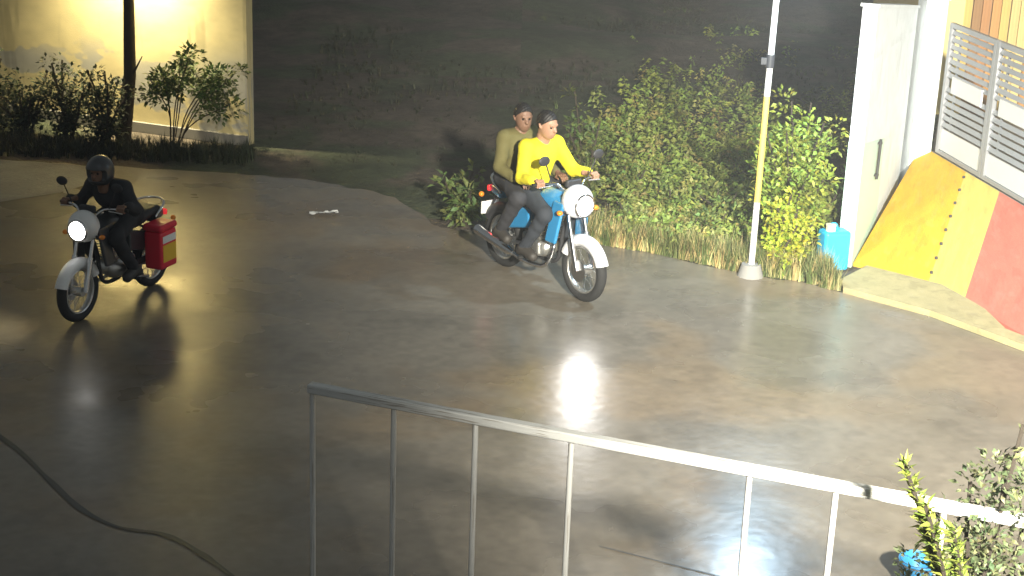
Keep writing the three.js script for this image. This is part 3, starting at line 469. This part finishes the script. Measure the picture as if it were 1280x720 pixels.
  part('muffler', [rod([-0.22, 0.245, 0.165], [-0.3, 0.26, 0.17], 0.022, 0.045, 16), rod([-0.3, 0.26, 0.17], [-0.78, 0.34, 0.18], 0.045, 0.048, 16), rod([-0.78, 0.34, 0.18], [-0.8, 0.343, 0.18], 0.048, 0.03, 16)], M.chrome, t);
  for (const s of [-1, 1]) { part('foot_peg', [rod([-0.02, 0.27, 0.06 * s], [-0.02, 0.27, 0.25 * s], 0.012), rod([-0.02, 0.27, 0.17 * s], [-0.02, 0.27, 0.26 * s], 0.018)], M.rubber, t); part('passenger_peg', rod([-0.32, 0.36, 0.08 * s], [-0.32, 0.36, 0.25 * s], 0.015), M.rubber, t); }
  part('side_stand', rod([-0.08, 0.25, -0.1], [-0.32, 0.2, -0.15], 0.012), M.steel, t);
  // leg shield, cowl, headlight
  for (const s of [-1, 1]) part('leg_shield', net((x, y, z) => rbox(0.36 - (0.7 - y) * 0.15, 0.68, (0.15 + (0.7 - y) * 0.1) * s, 0.075, 0.19, 0.018, 0.016)(x, y, z) * 0.9, [0.22, 0.46, 0.15 * s - 0.09], [0.5, 0.9, 0.15 * s + 0.09], 0.01), S.body, t);
  part('headlight_cowl', net((x, y, z) => Math.max(ell(0.47, 0.88, 0, 0.13, 0.15, 0.15)(x, y, z), -ell(0.66, 0.86, 0, 0.12, 0.11, 0.11)(x, y, z), 0.4 - x), [0.36, 0.7, -0.18], [0.64, 1.06, 0.18], 0.011), S.cowl, t);
  const hl = part('headlight', [new THREE.TorusGeometry(0.098, 0.012, 8, 28).rotateY(Math.PI / 2).translate(0.575, 0.86, 0)], M.chrome, t);
  part('lens', ball(0.56, 0.86, 0, 0.096, 0.38, 1, 1), M.headGlow, hl);
  const sp = new THREE.SpotLight(lin(...S.beam), S.power, 0, S.spread ?? 0.5, 0.8, 2); sp.position.set(0.62, 0.86, 0); sp.target.position.set(...S.aim); sp.castShadow = true; sp.shadow.radius = 3; t.add(sp, sp.target);
  part('instrument', box(0.05, 0.07, 0.17, 0.4, 1.03, 0, 0.02).rotateZ(0), M.dark, t);
  const bar = z => tube([[0.41, 0.95, 0], [0.41, 0.96, 0.06 * z], [0.36, 1.03, 0.16 * z], [0.3, 1.03, 0.36 * z]], 0.011, 20);
  part('handlebar', [bar(1), bar(-1)], M.chrome, t);
  for (const s of [-1, 1]) {
    part('grip', rod([0.325, 1.03, 0.24 * s], [0.298, 1.03, 0.37 * s], 0.016), M.rubber, t); part('lever', rod([0.36, 1.02, 0.2 * s], [0.35, 1.01, 0.34 * s], 0.006), M.alloy, t);
    part('mirror', [rod([0.35, 1.04, 0.2 * s], [0.36, 1.22, 0.28 * s], 0.006), ball(0.36, 1.25, 0.3 * s, 0.055, 0.3, 0.8, 1.1)], M.dark, t).add((() => { const m = lit(new THREE.Mesh(ball(0.352, 1.25, 0.3 * s, 0.048, 0.25, 0.8, 1.1), M.chrome)); m.name = 'mirror_glass'; return m; })());
    part('indicator', [rod([0.47, 0.8, 0.1 * s], [0.47, 0.8, 0.18 * s], 0.008, 0.008, 8)], M.dark, t).add((() => { const m = lit(new THREE.Mesh(ball(0.48, 0.8, 0.2 * s, 0.028, 1, 0.8, 1), M.amber)); m.name = 'indicator_lens'; return m; })());
    part('rear_indicator', ball(-0.76, 0.68, 0.16 * s, 0.026), M.amber, t);
  }
  return t;
}
const TA = -0.93, A0 = [0.265, 0, -13.97];
motorcycle('blue motorcycle with lit headlight carrying two people past the weeds', A0, TA, { body: M.blue, fender: M.silver, cowl: M.silver, beam: [1, 0.98, 0.95], power: 5, spread: 0.95, aim: [4, -0.4, 0.8] });
const ride = { hip: [-0.17, 0.9, 0], hipj: [-0.17, 0.86, 0.09], waist: [-0.15, 1.0, 0], chest: [-0.1, 1.17, 0], sho: [-0.08, 1.27, 0.17], elb: [0.03, 1.03, 0.29], wri: [0.225, 1.05, 0.32], grip: [0.311, 1.035, 0.305], knee: [0.27, 0.74, 0.2], ank: [-0.02, 0.35, 0.2], toe: [0.13, 0.315, 0.21], neck: [-0.04, 1.36, 0], head: [-0.01, 1.46, 0], gripping: true, headYaw: 0.1, headPitch: -0.1, handYaw: -0.2 };
person('person in bright yellow jacket steering the blue motorcycle, both hands on the bars', A0, TA, ride, { skin: M.skin, top: cloth(0.72, 0.62, 0.02), trousers: cloth(0.03, 0.035, 0.045) });
const pill = { hip: [-0.47, 0.95, 0], hipj: [-0.47, 0.91, 0.09], waist: [-0.45, 1.04, 0], chest: [-0.43, 1.19, 0], sho: [-0.42, 1.29, 0.16], elb: [-0.36, 1.04, 0.25], wri: [-0.14, 0.97, 0.24], grip: [-0.05, 0.945, 0.225], knee: [-0.04, 0.82, 0.27], ank: [-0.34, 0.44, 0.24], toe: [-0.2, 0.4, 0.26], neck: [-0.39, 1.37, 0], head: [-0.37, 1.46, 0], gripping: false, headYaw: -0.3, handYaw: 0.1, handPitch: -0.3 };
person('person in khaki top and dark trousers sitting pillion behind the yellow jacket', A0, TA, pill, { skin: M.skinDark, top: cloth(0.12, 0.105, 0.035), topName: 'top', trousers: cloth(0.03, 0.03, 0.035) });

const TB = -1.93, B0 = [-3.38, 0, -12.98];
const mb = motorcycle('dark motorcycle with white front and a red box at its rear', B0, TB, { body: M.charcoal, fender: M.white, cowl: M.white, beam: [1, 0.88, 0.55], power: 5, spread: 0.8, aim: [2.2, -0.1, 1.6] });
mb.scale.setScalar(0.89);
{ // red box carried beside the rear wheel
  const b = new THREE.Group(); b.name = 'red_box'; mb.add(b); b.position.set(-0.42, 0.28, -0.23);
  part('body', box(0.28, 0.38, 0.2, 0, 0.19, 0, 0.03), M.red, b); part('lid', box(0.3, 0.07, 0.22, 0, 0.415, 0, 0.03), M.red, b);
  part('white_band', box(0.22, 0.07, 0.006, 0, 0.3, -0.102), M.white, b); part('yellow_panel', box(0.22, 0.17, 0.006, 0, 0.16, -0.102), std(0.8, 0.5, 0.04, 0.5), b);
  part('strap', [rod([0.1, 0.4, 0.1], [0.12, 0.47, 0.26], 0.012), rod([-0.1, 0.4, 0.1], [-0.1, 0.47, 0.26], 0.012)], M.dark, b);
}
const crouch = { ...ride, hip: [-0.14, 0.86, 0], chest: [0.02, 1.08, 0], waist: [-0.08, 0.96, 0], sho: [0.06, 1.17, 0.17], neck: [0.13, 1.24, 0], head: [0.18, 1.32, 0], elb: [0.1, 0.98, 0.31], headPitch: 0.05, headYaw: 0 };
const pb = person('person in dark clothes and dark helmet riding the motorcycle with the red box', B0, TB, crouch, { skin: M.skinDark, top: cloth(0.025, 0.026, 0.03), trousers: cloth(0.025, 0.025, 0.028), helmet: M.charcoal });
pb.scale.setScalar(0.89);

// ---------------------------------------------------------------- near things: railing, garden plants, bucket, litter
{
  const a = V(-0.87, 0, -6.5), b = V(3.2, 0, -4.95), dir = b.clone().sub(a), L = dir.length(); dir.normalize();
  const t = thing('railing', 'white painted pipe railing with slender balusters by the wet road', 'railing', a.toArray(), Math.atan2(-dir.z, dir.x));
  const wm = tex(256, 256, (u, v) => { const k = 0.85 + 0.25 * fbm(u * 30, v * 6, 4), r = smooth(0.62, 0.7, fbm(u * 40 + 9, v * 10, 4)); return [mix(0.66, 0.25, r * 0.7) * k, mix(0.66, 0.2, r * 0.7) * k, mix(0.64, 0.15, r * 0.7) * k]; });
  const m = std(1, 1, 1, 0.5, 0, { map: wm });
  part('top_rail', [box(L, 0.042, 0.05, L / 2, 1.885, 0, 0.008)], m, t); part('bottom_rail', [box(L, 0.035, 0.035, L / 2, 0.12, 0, 0.005)], m, t);
  for (const x of [0.016, 0.41, 0.79, 1.218, 1.966, 2.308, 2.72, 3.12, 3.5, 3.9, L - 0.016]) part('baluster', new THREE.CylinderGeometry(0.0125, 0.0125, 1.87, 10).translate(x, 0.93, 0), m, t);
}
{ // leaning garden frond plant in front of the railing's far end, and a leafy shrub
  const t = thing('garden_plant', 'leaning feathery yellow green plant overlapping the end of the railing', 'plant', [1.88, 0, -5.15]), lv = new Leaves(), st = [];
  for (const [dx, h, dz] of [[-0.47, 2.2, -0.06], [-0.3, 2.0, 0.05], [-0.4, 2.08, 0.02], [-0.36, 1.95, -0.12], [-0.2, 1.8, 0.12]]) {
    const c = new THREE.QuadraticBezierCurve3(V(0, 0, 0), V(dx * 0.15, h * 0.6, dz * 0.3), V(dx, h, dz)); st.push(new THREE.TubeGeometry(c, 16, 0.008, 5));
    for (let k = 0; k < 460; k++) { const f = 0.3 + 0.7 * k / 460, p = c.getPoint(f), g = c.getTangent(f), d = V(rr(-1, 1), rr(-0.5, 0.5), rr(-1, 1)).addScaledVector(g, 0.8); lv.add(p, d, rr(0.035, 0.075), rr(0.006, 0.011), tint([0.2, 0.26, 0.04], 0.3)); }
  }
  part('stem', st, barkMat, t); part('leaves', lv.geo(), leafMat, t);
}
shrub('garden_shrub', 'grey green garden shrub at the end of the white railing', 'shrub', [1.86, 0, -5.55], { stems: 18, r: 0.34, h: 2.45, thin: 0.4, clumps: 13, cr: 0.09, leaves: 40, L: 0.036, W: 0.01, low: 0.5, col: [0.11, 0.14, 0.06] });
{
  const t = thing('bucket', 'small blue plastic bucket standing beyond the railing', 'bucket', [2.42, 0, -8.35]);
  part('body', new THREE.LatheGeometry([[0, 0.004], [0.085, 0.004], [0.115, 0.2], [0.122, 0.2], [0.122, 0.212], [0.11, 0.212], [0.08, 0.012], [0, 0.012]].map(p => new THREE.Vector2(...p)), 28), std(0.03, 0.2, 0.42, 0.4), t);
  part('handle', tube([[-0.118, 0.2, 0], [-0.1, 0.2, 0.08], [0, 0.2, 0.135], [0.1, 0.2, 0.08], [0.118, 0.2, 0]], 0.004), M.steel, t);
}
function litter(label, x, z, l, turn) {
  const g = new THREE.PlaneGeometry(l, 0.07, 14, 4).rotateX(-Math.PI / 2), p = g.attributes.position; for (let i = 0; i < p.count; i++) p.setY(i, 0.008 + 0.03 * noise(p.getX(i) * 30 + x, p.getZ(i) * 60)); g.computeVertexNormals();
  const o = single('plastic_scrap', g, new THREE.MeshStandardMaterial({ color: lin(0.7, 0.7, 0.67), roughness: 0.5, side: THREE.DoubleSide }), label, 'litter'); o.position.set(x, 0, z); o.rotation.y = turn;
}
litter('crumpled white plastic strip lying on the dark open road between the motorcycles', -1.98, -15.99, 0.3, 0.25);

scene.fog = new THREE.FogExp2(0xc8ccd0, 0.004);
renderer.render(scene, camera);
